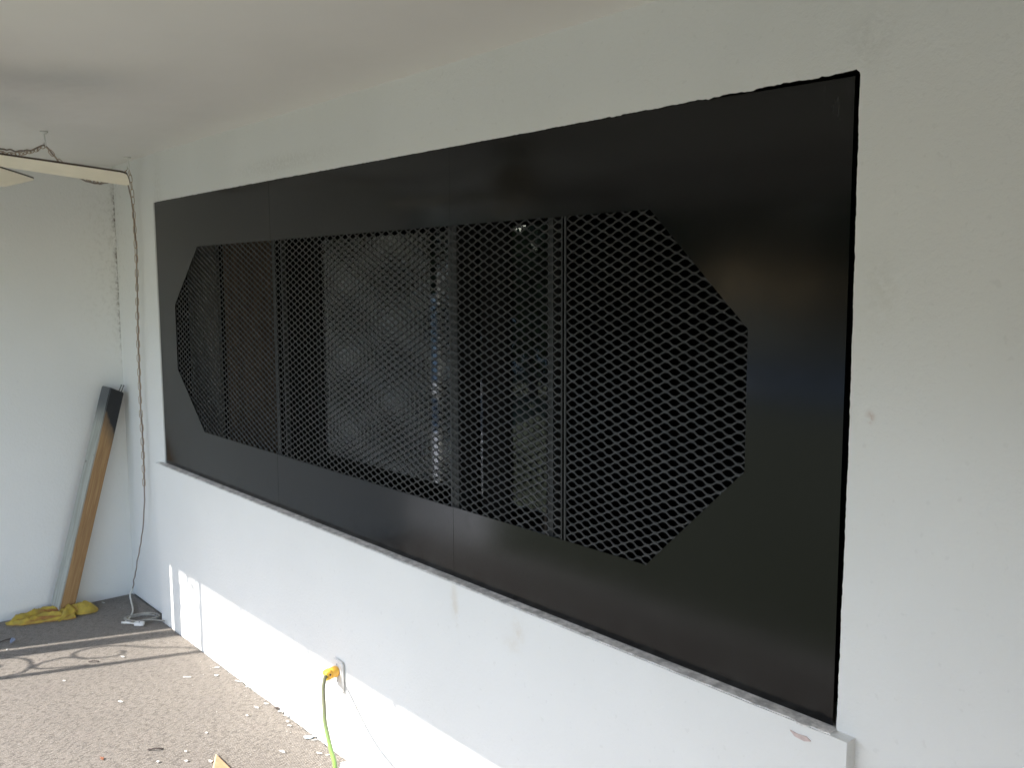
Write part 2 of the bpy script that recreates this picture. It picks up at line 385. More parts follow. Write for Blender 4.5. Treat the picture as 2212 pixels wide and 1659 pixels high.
# ------------------------------------------------------------------ the black steel grille panel
gp = tag(empty('grille_panel', (2.43, .02, OB)), 'large black steel panel with eight sided expanded metal window filling the wall opening', 'grille panel')
def under(o, p):
    o.parent = p; o.matrix_parent_inverse = Matrix.Translation(p.location).inverted(); return o
S1, S2 = 1.831, 2.994; PL, PR, PB = OL+.002, 4.2605, .8298
Z0, Z1, Z2, Z3 = 1.046, 1.316, 1.622, 1.887
XA, XB, XC, XD = .812, 1.108, 3.761, 4.036
def ptop(x): return 2.118 if x < 3.5 else 2.118-(x-3.5)*.0215
g = .0004; YP = .019
def sheet(poly, dy=0):
    bm = bmesh.new(); prism_xz(bm, poly, YP+dy, YP+dy+.003); return under(mk('sheet', bm, MP), gp)
sheet([(PL, PB), (S1-g, PB), (S1-g, Z0), (XB, Z0), (XA, Z1), (XA, Z2), (XB, Z3), (S1-g, Z3), (S1-g, 2.118), (PL, 2.118)])
sheet([(S1, PB), (S2-.0016, PB), (S2-.0016, Z0-.0015), (S1, Z0)], .0003)
sheet([(S1, Z3), (S2-.0010, Z3), (S2-.0010, 2.118), (S1, 2.118)], .0003)
sheet([(S2, PB), (PR, PB), (PR, ptop(PR)), (3.5, 2.118), (S2, 2.118), (S2, Z3), (XC, Z3), (XD, Z2), (XD, Z1), (XC, Z0), (S2, Z0)])
# expanded metal: wavy strands that meet at the knuckles
SWD, LWD, TS = .0235, .0512, .0034
def emesh(x0, x1, ph, zoff):
    bm = bmesh.new(); A_ = (SWD/2-TS*.93)/2; seg = 12; dx = LWD/seg
    z_lo, z_hi = Z0-.012, Z3+.012; rows = int((z_hi-z_lo)/(SWD/2))+1; ns = int((x1-x0)/dx)
    for i in range(rows):
        zc = z_lo+zoff+i*SWD/2; sgn = 1 if i % 2 == 0 else -1
        prev = None
        # keep inside the eight sided window plus a margin hidden behind the sheet
        def inside(x, z):
            mz = .014
            if z < Z0-mz or z > Z3+mz or x < XA-mz or x > XD+mz: return False
            for (ax, az, bx, bz) in ((XB, Z0, XA, Z1), (XA, Z2, XB, Z3), (XC, Z3, XD, Z2), (XD, Z1, XC, Z0)):
                L_ = math.hypot(bx-ax, bz-az); mx, mz_ = (XA+XD)/2, (Z0+Z3)/2
                d = ((bx-ax)*(z-az)-(bz-az)*(x-ax))/L_; dc = ((bx-ax)*(mz_-az)-(bz-az)*(mx-ax))/L_
                if d*(1 if dc > 0 else -1) < -.016: return False
            return True
        for k in range(ns+1):
            x = x0+k*dx; s = math.sin(2*math.pi*(x/LWD+ph)); wv = s*(1.18-.18*s*s) if abs(s) < 1 else s
            wv = max(-1, min(1, 1.12*wv)); z = zc+sgn*A_*wv+.0006*mnoise.noise(V((x*7, zc*9, 1)))+.0003*mnoise.noise(V((x*31, zc*60, 4)))
            if not inside(x, z): prev = None; continue
            sl = math.cos(2*math.pi*(x/LWD+ph))*sgn
            y0 = .0235+.0006*wv*sgn+.0007*mnoise.noise(V((x*9, zc*9, 7))); hw = TS/2*(1+.10*abs(sl)); hd_ = .0013
            tl = .0005
            ring = [bm.verts.new((x, y0-hd_, z-hw)), bm.verts.new((x, y0-hd_+tl, z+hw)), bm.verts.new((x, y0+hd_+tl, z+hw)), bm.verts.new((x, y0+hd_, z-hw))]
            if prev:
                for a in range(4): bm.faces.new((prev[a], prev[(a+1) % 4], ring[(a+1) % 4], ring[a]))
            prev = ring
    bmesh.ops.recalc_face_normals(bm, faces=bm.faces[:])
    o = under(mk('expanded_mesh', bm, MM), gp); return o
J3 = 3.474
emesh(XA-.012, S1+.004, .1, 0); emesh(S1+.007, S2-.002, .62, .004); emesh(S2+.004, J3-.003, .35, .001); emesh(J3+.003, XD+.012, .8, .006)
def bar(x0, x1, y0, y1, m=M_BARS): return under(bbox('stiffener_bar', (x0, y0, .86), (x1, y1, 2.09), m), gp)
bar(1.822, 1.846, .027, .031); bar(1.885, 1.893, .032, .052)
bar(2.972, 3.012, .027, .031); bar(3.404, 3.424, .030, .050); bar(3.4645, 3.4680, .0205, .0235); bar(3.4755, 3.4820, .0205, .0235)

# ------------------------------------------------------------------ old window behind the grille
wf = tag(empty('window', (2.6, .09, .86)), 'old glass window behind the middle of the black grille', 'window')
def wpart(name, lo, hi, m): return under(bbox(name, lo, hi, m), wf)
for (a, b_) in ((2.075, 2.915), (3.018, 3.052), (3.168, 3.335)):
    wpart('pane', (a, .098, .90), (b_, .102, 2.05), M_GLASS)
for (a, b_) in ((2.045, 2.075), (2.915, 3.018), (3.052, 3.168), (3.335, 3.40)):
    wpart('stile', (a, .088, .86), (b_, .125, 2.09), M_REV)
wpart('rail', (2.075, .087, .86), (3.335, .125, .90), M_REV); wpart('rail', (2.075, .087, 2.05), (3.335, .125, 2.09), M_REV)
def drape(name, x0, x1, m, label, y=.16):
    bm = bmesh.new(); n = 60; a = []; b2 = []
    for i in range(n+1):
        x = x0+(x1-x0)*i/n; yy = y+.012*math.sin(i*.9)+.006*math.sin(i*.37)
        a.append(bm.verts.new((x, yy, .6))); b2.append(bm.verts.new((x, yy, 2.3)))
    for i in range(n): bm.faces.new((a[i], a[i+1], b2[i+1], b2[i]))
    bmesh.ops.solidify(bm, geom=bm.faces[:], thickness=.004)
    return tag(mk(name, bm, m, None, True), label, 'curtain')
drape('curtain', .62, .985, M_DRG, 'narrow grey curtain behind the far left end of the grille')
drape('curtain', 1.05, 1.56, M_DRB, 'dull brown curtain behind the left part of the grille')

# ------------------------------------------------------------------ ceiling fan and swag chain
FC = V((1.918, -1.183, 2.131))
fan = tag(empty('ceiling_fan', FC), 'cream ceiling fan with dark edged blades hanging under the patio ceiling', 'ceiling fan')
def lathe(bm, prof, c=(0, 0, 0), seg=32, mi=0):
    rings = []
    for r, z in prof:
        rings.append([bm.verts.new((c[0]+r*math.cos(2*math.pi*k/seg), c[1]+r*math.sin(2*math.pi*k/seg), c[2]+z)) for k in range(seg)])
    for A, B in zip(rings, rings[1:]):
        for k in range(seg): bm.faces.new((A[k], A[(k+1) % seg], B[(k+1) % seg], B[k])).material_index = mi
    bm.faces.new(rings[0][::-1]).material_index = mi; bm.faces.new(rings[-1]).material_index = mi
bm = bmesh.new(); lathe(bm, [(.02, .14), (.06, .13), (.11, .09), (.12, .03), (.11, -.01), (.07, -.03), (.05, -.05)]); mk('motor', bm, M_CREAM, fan, True)
bm = bmesh.new(); tube(bm, [(0, 0, .13), (0, 0, .20)], .012); mk('downrod', bm, M_BROWN, fan, True)
bm = bmesh.new(); lathe(bm, [(.012, .2132), (.06, .2125), (.065, .19), (.03, .17)]); mk('canopy', bm, M_CREAM, fan, True)
def blade_mesh():
    bm = bmesh.new(); L0, L1, hw = .14, .625, .064; out = []
    out += [(L0, -.045), (L0+.06, -hw+.006), (L1-.10, -hw)]
    for k in range(9):
        a = -math.pi/2+math.pi*k/8; ex = .022
        out.append((L1-ex+ex*math.cos(a), (hw-ex)*(1 if a > 0 else -1)+ex*math.sin(a)) if abs(a) > 1e-6 else (L1, 0))
    out += [(L1-.10, hw), (L0+.06, hw-.006), (L0, .045)]
    lo = [bm.verts.new((x, y, -.003)) for x, y in out]; hi = [bm.verts.new((x, y, .003)) for x, y in out]; n = len(out)
    bm.faces.new(lo[::-1]); bm.faces.new(hi).material_index = 1
    for i in range(n): bm.faces.new((lo[i], lo[(i+1) % n], hi[(i+1) % n], hi[i])).material_index = 1
    me = bpy.data.meshes.new('blade'); bm.to_mesh(me); bm.free(); me.materials.append(M_CREAM); me.materials.append(M_BROWN); return me
bme = blade_mesh()
A0 = math.radians(66)
for k, droop in enumerate((7.5, 4.0, 5.5, 6.0, 5.0)):           # blades sag with age
    o = bpy.data.objects.new('blade', bme); COL.objects.link(o); o.parent = fan
    o.matrix_basis = Matrix.Rotation(A0+k*2*math.pi/5, 4, 'Z') @ Matrix.Rotation(math.radians(droop), 4, 'Y') @ Matrix.Rotation(math.radians(-12), 4, 'X')
    bm = bmesh.new(); box(bm, (.09, -.02, -.012), (.19, .02, -.004)); o2 = mk('blade_arm', bm, M_BROWN, fan); o2.matrix_basis = o.matrix_basis.copy()

link_me = None
def link_mesh():
    bm = bmesh.new(); pts = []; L, R = .0125, .0075
    for k in range(16):
        a = 2*math.pi*k/16; pts.append((R*math.cos(a), 0, R*math.sin(a)+(L if math.sin(a) > 1e-6 else -L if math.sin(a) < -1e-6 else 0)))
    tube(bm, pts, .0017, 6, closed=True)
    me = bpy.data.meshes.new('link'); bm.to_mesh(me); bm.free()
    for p in me.polygons: p.use_smooth = True
    me.materials.append(M_CHAIN); return me
link_me = link_mesh()
def chain(path, parent):
    P = spline(path, 40); step = .0362; acc = 0; k = 0; last = P[0]
    for a, b_ in zip(P, P[1:]):
        seg = (b_-a).length; acc += seg
        while acc >= step:
            acc -= step; t = 1-acc/seg if seg > 0 else 0; p = a.lerp(b_, max(0, min(1, t))); d = (p-last).normalized(); mid = (p+last)/2
            o = bpy.data.objects.new('link', link_me); COL.objects.link(o); o.parent = parent; o.matrix_parent_inverse = Matrix.Translation(parent.location).inverted()
            qd = d.to_track_quat('Z', 'Y'); rx = Matrix.Rotation(math.radians(90*(k % 2)+35+rnd.uniform(-12, 12)), 4, 'Z')
            o.matrix_basis = Matrix.Translation(mid) @ qd.to_matrix().to_4x4() @ rx
            last = p; k += 1
HA, HB = V((1.01, -.561, CH)), V((.42, -.036, CH))
ch = tag(empty('swag_chain', HB), 'thin brass swag chain looped along the ceiling and hanging down the corner', 'chain')
def hook(h):
    bm = bmesh.new(); lathe(bm, [(.016, -.0005), (.014, -.006), (.006, -.012)], tuple(h), 16)
    pts = [h+V((0, 0, -.010)), h+V((.004, 0, -.028)), h+V((.012, 0, -.042)), h+V((.010, 0, -.058)), h+V((-.004, 0, -.064)), h+V((-.014, 0, -.054)), h+V((-.012, 0, -.044))]
    tube(bm, spline(pts, 5), .0028, 8); under(mk('hook', bm, M_HEADER, None, True), ch)
hook(HA); hook(HB)
FH = V((1.86, -1.15, CH-.03))
def sag(a, b_, s, n=9): return [a.lerp(b_, i/n)-V((0, 0, s*4*(i/n)*(1-i/n))) for i in range(n+1)]
tA, tB = HA-V((0, 0, .058)), HB-V((0, 0, .058))
chain(sag(FH, tA, .10), ch); chain(sag(tA, tB, .10), ch)
DROP = [tB, V((.385, -.012, 2.20)), V((.395, -.010, 1.844)), V((.366, -.010, 1.518)), V((.350, -.010, 1.16)), V((.353, -.010, .895)), V((.343, -.010, .66))]
chain(DROP, ch)
lc = tag(empty('lamp_cord', (.2, -.03, 0)), 'thin old lamp cord with white plug, threaded through the chain to the floor corner', 'cord')
def wig(pts, amp):
    out = []
    for i, p in enumerate(spline(pts, 14)):
        out.append(V(p)+V((amp*mnoise.noise(V((i*.21, 0, 0))), amp*.5*mnoise.noise(V((i*.21, 5, 0))), amp*mnoise.noise(V((i*.17, 9, 0))))))
    return out
up_path = [FH]+sag(FH, tA, .085)[1:]+sag(tA, tB, .108)[1:-1]+[tB-V((.03, 0, .06)), V((.376, -.012, 2.12)), V((.395, -.007, 1.88)), V((.392, -.009, 1.80)), V((.366, -.008, 1.518)), V((.350, -.008, 1.16)), V((.353, -.008, .895)), V((.343, -.008, .66)), V((.305, -.012, .45)), V((.24, -.018, .30)), V((.165, -.02, .16)), V((.13, -.026, .07))]
under(tubeobj('upper_cord', wig(up_path, .006), .0033, M_LCORD, seg=6), lc)
lowp = [V((.13, -.026, .07)), V((.125, -.04, .035)), V((.17, -.05, .012)), V((.30, -.085, .008)), V((.40, -.135, .006)), V((.452, -.180, .006)), V((.475, -.165, .008)), V((.505, -.140, .008))]
under(tubeobj('lower_cord', spline(lowp, 10), .0042, M_WCORD, seg=8), lc)
coil = []
for k in range(64):
    a = k*2*math.pi/21; R = 1+.07*math.sin(k*.41)+.05*(k//21)
    coil.append(V((.450+.052*R*math.cos(a)+.03*math.sin(a), -.088+.070*R*math.sin(a), .006+.004*(k//21)+.003*math.sin(k*.9))))
tubc = under(tubeobj('coiled_cord', coil+[V((.56, -.03, .012)), V((.60, -.028, .02))], .0038, simple('grey_cord', (.33, .31, .27), .6, .2, 30), seg=6), lc)
# white plug
bm = bmesh.new(); prof = [(-.020, -.009), (-.021, .0), (-.020, .010), (.012, .012), (.014, .008), (.020, .008), (.020, .003), (.015, .003), (.015, -.003), (.020, -.003), (.020, -.008), (.014, -.008), (.012, -.011)]
a = [bm.verts.new((x, y, .003)) for x, y in prof]; b_ = [bm.verts.new((x, y, .016)) for x, y in prof]
fa = bm.faces.new(a[::-1]); fb = bm.faces.new(b_)
for i in range(len(prof)): bm.faces.new((a[i], a[(i+1) % len(prof)], b_[(i+1) % len(prof)], b_[i]))
bm.normal_update(); bmesh.ops.triangulate(bm, faces=[fa, fb])
pl = mk('plug', bm, M_PLATE); pl.matrix_basis = Matrix.Translation((.528, -.128, 0)) @ Matrix.Rotation(math.radians(48), 4, 'Z') @ Matrix.Scale(1.15, 4); under(pl, lc)
bm = bmesh.new(); lathe(bm, [(.003, .0161), (.003, .0172)], seg=12); sc_ = mk('plug_screw', bm, M_HOLE, pl)
under(tubeobj('cord_sleeve', [(.445, -.188, .008), (.470, -.168, .009), (.482, -.158, .009)], .006, M_PLATE, seg=8), lc)

# ------------------------------------------------------------------ leaning post
b0, t0 = V((.058, -.372, .001)), V((.066, -.058, 1.150)); ax = (t0-b0).normalized(); Lp = (t0-b0).length+.012
post = tag(empty('timber_post', b0), 'weathered timber post with black painted top leaning in the corner', 'post')
xdir = V((.975, .25, 0)); xdir = (xdir-ax*xdir.dot(ax)).normalized(); ydir = ax.cross(xdir)
post.matrix_world = Matrix.Translation(b0) @ Matrix((xdir, ydir, ax)).transposed().to_4x4()
bm = bmesh.new(); h = .0425; vv = box(bm, (-h, -h, .006), (h, h, Lp))
for v_ in vv:
    if v_.co.z < .1: v_.co.z += .27*(v_.co.y)*(-1)+.001     # sawn foot sits flat
    if v_.co.z > 1: v_.co.z += -.18*v_.co.y
bmesh.ops.bevel(bm, geom=bm.edges[:], offset=.004, segments=2, affect='EDGES')
bmesh.ops.subdivide_edges(bm, edges=[e for e in bm.edges if e.calc_length() > .5], cuts=30)
for f in bm.faces: f.material_index = 0 if f.normal.x > .6 or f.normal.x < -.6 else 1
for v_ in bm.verts:
    v_.co.x += .0012*mnoise.noise(V((v_.co.z*5, v_.co.y*30, 1))); v_.co.y += .0012*mnoise.noise(V((v_.co.z*5, v_.co.x*30, 4)))
mk('timber', bm, [M_PF, M_PS], post)
for (yy, dy, lz) in ((.014, .012, .030), (.030, .010, .034)):
    bm = bmesh.new(); zt = Lp-.18*yy
    p0, p1 = V((.028, yy, zt-.02)), V((.026, yy+dy, zt+lz)); tube(bm, [p0, p1], .0020, 8); tube(bm, [p1, p1+(p1-p0).normalized()*.003], .0048, 10); mk('nail', bm, M_NAIL, post)

# ------------------------------------------------------------------ yellow rag
def rag():
    bm = bmesh.new(); lay = bm.verts.layers.float.new('hem')
    def surf(fn, nu, nv):
        G = []
        for i in range(nu+1):
            row = []
            for j in range(nv+1):
                p, hm = fn(i/nu, j/nv*2-1); v_ = bm.verts.new(p); v_[lay] = hm; row.append(v_)
            G.append(row)
        for i in range(nu):
            for j in range(nv): bm.faces.new((G[i][j], G[i+1][j], G[i+1][j+1], G[i][j+1]))
    def body(u, v):
        y = -.640+.30*u; cx = .070+.055*u+.010*math.sin(u*9); wd = (.014+.066*min(1, u*2.2)**.8)
        x = cx+wd*v+.008*mnoise.noise(V((u*7, v*2, 0)))
        env = (1-abs(v)**3)*min(1, u*5+.25)
        f = 1-abs(math.sin(v*4.3+u*3.2+2.0*mnoise.noise(V((u*4, v*1.5, 3)))))**.7; f2 = 1-abs(math.sin(v*8-u*7+1.8*mnoise.noise(V((u*9, v*3, 8)))))**.6
        z = .003+env*(.012+.022*f*(.6+.5*u)+.009*f2+(.018 if v < -.2 else 0)*min(1, u*4)*(1-.6*max(0, v)))
        hem = max(0, 1-abs(v+.93)*6)+max(0, 1-abs(v-.98)*14)*.8+.9*max(0, 1-f*3)*env
        return V((max(.004, x), y, z)), min(1, hem)
    surf(body, 70, 40)
    def flap(u, v):                             # folded triangle lying over the end
        a = V((.205, -.425, .004)); b1 = V((.085, -.350, .052)); c1 = V((.165, -.318, .030)); d1 = V((.190, -.345, .004))
        s = (v+1)/2; p = a.lerp(b1, u)*(1-s)+(a.lerp(d1, u*.9).lerp(c1, u))*s
        p.z += .020*math.sin(math.pi*u)*math.sin(math.pi*min(1, s*1.1))+.004*math.sin(u*14+s*4)
        return p, max(0, 1-abs(s-.97)*9)*.9
    surf(flap, 24, 16)
    def pad(u, v):                              # puffed rounded end
        a = u*2*math.pi; r = (v+1)/2
        ex = .062*(1+.10*math.sin(2*a+.6)); ey = .072*(1+.08*math.sin(3*a))
        x = .128+ex*r*math.cos(a); y = -.278+ey*r*math.sin(a)
        z = .004+.046*(1-r**2.6)+.005*mnoise.noise(V((x*40, y*40, 0)))+.006*math.sin(r*5+a)*(r*(1-r)*4)+(.010*(math.cos(a)*-.5+.5))*(1-r)
        return V((x, y, z)), max(0, 1-abs(r-.98)*8)*(.8 if math.cos(a-3.6) > -.2 else .3)
    surf(pad, 40, 18)
    def tuck(u, v):                             # short twisted neck between body and pad
        p = V((.10, -.375, .012)).lerp(V((.135, -.32, .018)), u); a = v*math.pi
        rr = .026+.006*math.sin(u*11+a*2)
        return p+V((rr*math.cos(a)*1.25, rr*.2*math.cos(a), max(-.010, rr*math.sin(a)*1.1))), .45*(1 if math.sin(u*11+a*2) < -.2 else 0)
    surf(tuck, 14, 24)
    for v_ in bm.verts: v_.co.z = max(.0015, v_.co.z)
    o = mk('rag', bm, M_RAG, None, True)
    return tag(o, 'crumpled yellow cloth with red hem lying at the foot of the timber post', 'rag')
rag()

# ------------------------------------------------------------------ outlet, plug and cord
ot = tag(empty('wall_outlet', (2.345, YLOW-.010, .312)), 'white outlet cover standing loose off the lower white wall', 'outlet')
bm = bmesh.new(); box(bm, (-.035, -.004, -.058), (.035, .004, .058))
bmesh.ops.bevel(bm, geom=[e for e in bm.edges if abs((e.verts[0].co-e.verts[1].co).y) > .001], offset=.006, segments=3, affect='EDGES')
bmesh.ops.bevel(bm, geom=[e for e in bm.edges if e.verts[0].co.y < -.003 and e.verts[1].co.y < -.003], offset=.003, segments=2, affect='EDGES')
mk('cover_plate', bm, M_PLATE, ot)
for zc in (.020, -.020):
    bm = bmesh.new(); lathe(bm, [(.0165, 0), (.0165, .0015)], seg=24); r_ = mk('receptacle', bm, M_PLATE, ot); r_.matrix_basis = Matrix.Translation((0, -.004, zc)) @ Matrix.Rotation(math.radians(90), 4, 'X')
    for xx in (-.006, .006): bbox('slot', (xx-.001, -.0062, zc-.002), (xx+.001, -.0056, zc+.006), M_HOLE, ot)
for zc in (.0, .042):
    bm = bmesh.new(); lathe(bm, [(.003, 0), (.0025, .0012)], seg=12); r_ = mk('screw', bm, M_CHIPG, ot); r_.matrix_basis = Matrix.Translation((0, -.004, zc)) @ Matrix.Rotation(math.radians(90), 4, 'X')
bbox('box', (-.025, .004, -.048), (.025, .012, .048), M_PLATE, ot)
ot.rotation_euler = (0, math.radians(1.2), math.radians(-2.5))
PX, PZ = 2.349, .331
ec = tag(empty('extension_cord', (PX, YLOW-.016, PZ)), 'green extension cord with amber plug in the wall outlet', 'extension cord')
def ring(cx, cz, rx, rz, sq, n=28):
    o = []
    for k in range(n):
        a = 2*math.pi*k/n; c, s = math.cos(a), math.sin(a); e = 2/(2+sq)
        o.append((cx+rx*math.copysign(abs(c)**e, c), cz+rz*math.copysign(abs(s)**e, s)))
    return o
def loft(name, secs, m, parent):
    bm = bmesh.new(); R = []
    for y, rg in secs: R.append([bm.verts.new((x, y, z)) for x, z in rg])
    for A, B in zip(R, R[1:]):
        n = len(A)
        for k in range(n): bm.faces.new((A[k], A[(k+1) % n], B[(k+1) % n], B[k]))
    bm.faces.new(R[0][::-1]); bm.faces.new(R[-1]); bmesh.ops.recalc_face_normals(bm, faces=bm.faces[:])
    o = mk(name, bm, m, parent, True); return o
plg = loft('plug', [(.0, ring(0, 0, .0175, .0185, 0)), (-.003, ring(0, 0, .019, .020, 0)), (-.016, ring(0, 0, .019, .020, .2)), (-.024, ring(0, -.001, .0175, .0185, .6)), (-.030, ring(0, -.002, .0165, .0175, 1.0))], M_YPLUG, ec)
loft('clamp', [(-.030, ring(0, -.002, .0175, .0185, 1.4)), (-.033, ring(0, -.002, .0180, .0190, 1.6)), (-.044, ring(0, -.003, .0165, .0175, 2)), (-.046, ring(0, -.003, .0150, .0160, 2))], M_YPLUG, plg)
loft('clamp_face', [(-.046, ring(0, .004, .0155, .0085, 3)), (-.050, ring(0, .004, .0145, .0075, 3))], M_YRIM, plg)
loft('clamp_face', [(-.046, ring(.0075, -.013, .0075, .007, 3)), (-.050, ring(.0075, -.013, .0065, .006, 3))], M_YRIM, plg)
bm = bmesh.new(); lathe(bm, [(.0035, 0), (.0035, .003)], seg=12); s_ = mk('clamp_screw', bm, M_TWIG, plg); s_.matrix_basis = Matrix.Translation((.0165, -.037, .002)) @ Matrix.Rotation(math.radians(90), 4, 'Y')
gc = [V((PX-.006, -.066, PZ-.006)), V((2.366, -.088, .329)), V((2.389, -.105, .321)), V((2.413, -.122, .309)), V((2.470, -.151, .280)), V((2.540, -.187, .262)), V((2.647, -.235, .263)), V((2.755, -.285, .281)), V((2.913, -.360, .318)), V((3.05, -.45, .33)), V((3.25, -.62, .22)), V((3.4, -.85, .02)), V((3.3, -1.1, .006))]
under(tubeobj('cord', spline(gc, 10), .0068, M_GCORD, seg=10), ec)

# ------------------------------------------------------------------ tan board and grey shard at the bottom edge
bd = empty('tan_board', (2.32, -.44, .002))
c0, c1, c2 = V((2.042, -.364, .012)), V((2.34, -.526, .012)), V((2.43, -.370, .012))
n_ = (c1-c0).cross(c2-c0).normalized(); n_ = n_ if n_.z > 0 else -n_
tv = n_*-.010+V((-.003, -.003, 0))
bm = bmesh.new(); T = [bm.verts.new(p) for p in (c0, c1, V((2.62, -.50, .012)), c2)]; Bt = [bm.verts.new(v_.co+tv) for v_ in T]
bm.faces.new(T); bm.faces.new(Bt[::-1])
for i in range(4): bm.faces.new((T[i], T[(i+1) % 4], Bt[(i+1) % 4], Bt[i])).material_index = 1
bmesh.ops.recalc_face_normals(bm, faces=bm.faces[:])
bmesh.ops.bevel(bm, geom=[e for e in bm.edges if (e.verts[0] in T and e.verts[1] in T)], offset=.003, segments=1, affect='EDGES', material=1)
tb = mk('board', bm, [M_TAN, M_TANE]); under(tb, bd); tag(bd, 'corner of a tan wooden board at the bottom edge of the photo', 'board')
bm = bmesh.new(); prof = [(2.395, -.050), (2.400, -.022), (2.430, -.018), (2.468, -.020), (2.52, -.03), (2.52, -.10), (2.44, -.085)]
def shard(prof, z, m, name, bend=.01, th=.003):
    bm = bmesh.new(); a = []; b2 = []
    for x, y in prof:
        zz = z+bend*mnoise.noise(V((x*31, y*31, 2)))+bend*.5
        a.append(bm.verts.new((x, y, max(.0015, zz)+th))); b2.append(bm.verts.new((x, y, max(.0008, zz))))
    n = len(prof); f1 = bm.faces.new(a); f2 = bm.faces.new(b2[::-1])
    for i in range(n): bm.faces.new((a[i], b2[i], b2[(i+1) % n], a[(i+1) % n]))
    bm.normal_update(); bmesh.ops.triangulate(bm, faces=[f1, f2]); bmesh.ops.recalc_face_normals(bm, faces=bm.faces[:])
    return mk(name, bm, m)
bm.free()
tag(shard(prof, .002, M_CHIPG, 'render_shard', .012), 'torn grey flake of render lying against the wall by the green cord', 'flake')

# ------------------------------------------------------------------ flakes and litter on the carpet
def flake(x, y, L, W_, rot, m, name, label, cat, group=None, lift=.004):
    n = rnd.randint(6, 9); pr = []
    for k in range(n):
        a = 2*math.pi*k/n+rnd.uniform(-.3, .3); r = rnd.uniform(.5, 1.15)
        px, py = L/2*r*math.cos(a), W_/2*r*math.sin(a)
        pr.append((x+px*math.cos(rot)-py*math.sin(rot), y+px*math.sin(rot)+py*math.cos(rot)))
    o = shard(pr, .0015, m, name, lift, .0018); return tag(o, label, cat, group)
G = 'paint flakes scattered on the carpet'
FL = [(1.301, -.184, .040, .017, .9, 'long white paint flake lying out on the carpet between corner and outlet'),
 (1.291, -.042, .036, .016, 1.0, 'white paint flake close to the wall, nearest the corner'),
 (1.372, -.081, .030, .022, .2, 'broad white paint flake beside the wall below the sunlit patch'),
 (1.492, -.034, .062, .018, .35, 'largest white paint sliver, lying along the wall'),
 (1.358, -.485, .028, .024, .4, 'lone cream paint chip far out on the open carpet'),
 (1.570, -.030, .020, .014, .6, 'small white chip just right of the largest sliver'),
 (1.777, -.083, .030, .018, .1, 'white chip out from the wall, left of the outlet cord'),
 (1.775, -.036, .036, .014, .5, 'thin white flake tight to the wall, left of the outlet'),
 (1.876, -.026, .034, .020, .7, 'ragged white flake against the wall foot left of outlet'),
 (1.973, -.045, .026, .020, 0, 'rounded white chip near the wall below the outlet'),
 (2.012, -.056, .030, .012, .3, 'dull thin flake beside the rounded white chip'),
 (2.174, -.035, .032, .012, 1.2, 'narrow white flake touching the grey one near the cord'),
 (2.276, -.072, .034, .018, .5, 'white flake left of the green cord near the photo bottom'),
 (2.305, -.050, .022, .014, .9, 'small white flake right beside the green cord'),
 (2.068, -.395, .030, .020, .3, 'white chip just above the tan board corner'),
 (2.010, -.462, .022, .016, .3, 'white chip left of the tan board corner'),
 (1.850, -.322, .020, .014, .2, 'small white chip alone in the middle of the carpet'),
 (1.820, -.144, .020, .013, .2, 'small white chip midway between the wall and open carpet'),
 (2.175, -.168, .034, .016, .2, 'pale flake out from the wall left of the green cord'),
 (1.924, -.026, .030, .016, .6, 'white chip wedged at the wall foot left of the cord'),
 (1.941, -.437, .018, .013, .2, 'tiny white chip well left of the tan board'),
 (1.947, -.541, .020, .014, .2, 'tiny white chip at the bottom edge left of the board'),
 (.885, -.324, .030, .018, .6, 'pale chip lying beside the curled shadow on the floor'),
 (.984, -.604, .026, .014, .4, 'flat cream flake on the lit carpet at far left'),
 (.436, -.710, .020, .016, .2, 'white crumb in the thin light strip at the left edge'),
 (.062, -.163, .034, .024, .2, 'pale crumb on the shaded carpet between rag and corner')]
for x, y, L, W_, r, lab in FL: flake(x, y, L*.9, W_*.7, r, M_CHIP, 'paint_flake', lab, 'paint flake', G)
flake(2.142, -.038, .050, .036, .5, M_CHIPG, 'paint_flake', 'grey paint flake with dark hole at the wall foot left of cord', 'paint flake', G)
flake(1.836, -.020, .028, .018, .6, M_TWIG, 'bark_bit', 'dark brown bit at the wall foot among white flakes', 'litter')
flake(.364, -.672, .050, .034, .3, M_LEAF, 'paper_scrap', 'crumpled blue grey scrap on the shaded carpet at far left', 'litter', lift=.025)
flake(1.791, -.687, .030, .014, .1, M_ORANGE, 'rust_bit', 'small orange brown bit near the bottom edge of the carpet', 'litter')
def twig(a, b_, label):
    o = tubeobj('twig', spline([V((*a, .004)), V(((a[0]+b_[0])/2+.004, (a[1]+b_[1])/2, .009)), V((*b_, .004))], 5), .0028, M_TWIG, seg=6); tag(o, label, 'twig')
twig((1.835, -.540), (1.868, -.492), 'short dark twig near the bottom edge of the carpet')
twig((.842, -.462), (.872, -.424), 'thin dark twig lying in the curled shadow')
twig((.33, -.735), (.30, -.665), 'dark twig on the shaded carpet at the left edge')
# crumbs too small to count
bm = bmesh.new()
for k in range(130):
    near = rnd.random() < .55
    x = rnd.uniform(.15, 3.2); y = -.03-abs(rnd.gauss(0, .07)) if near else rnd.uniform(-1.0, -.05)
    s = rnd.uniform(.0012, .0034); a = rnd.uniform(0, 6.3)
    vs_ = [bm.verts.new((x+s*math.cos(a+t)*rnd.uniform(.6, 1.3), y+s*math.sin(a+t)*rnd.uniform(.6, 1.3), .0015)) for t in (0, 2.1, 4.2)]
    vt = bm.verts.new((x, y, .0015+s*.7))
    for i in range(3): bm.faces.new((vs_[i], vs_[(i+1) % 3], vt))
tag(mk('crumbs', bm, M_CHIP), 'fine white paint crumbs strewn over the carpet', 'crumbs', kind='stuff')

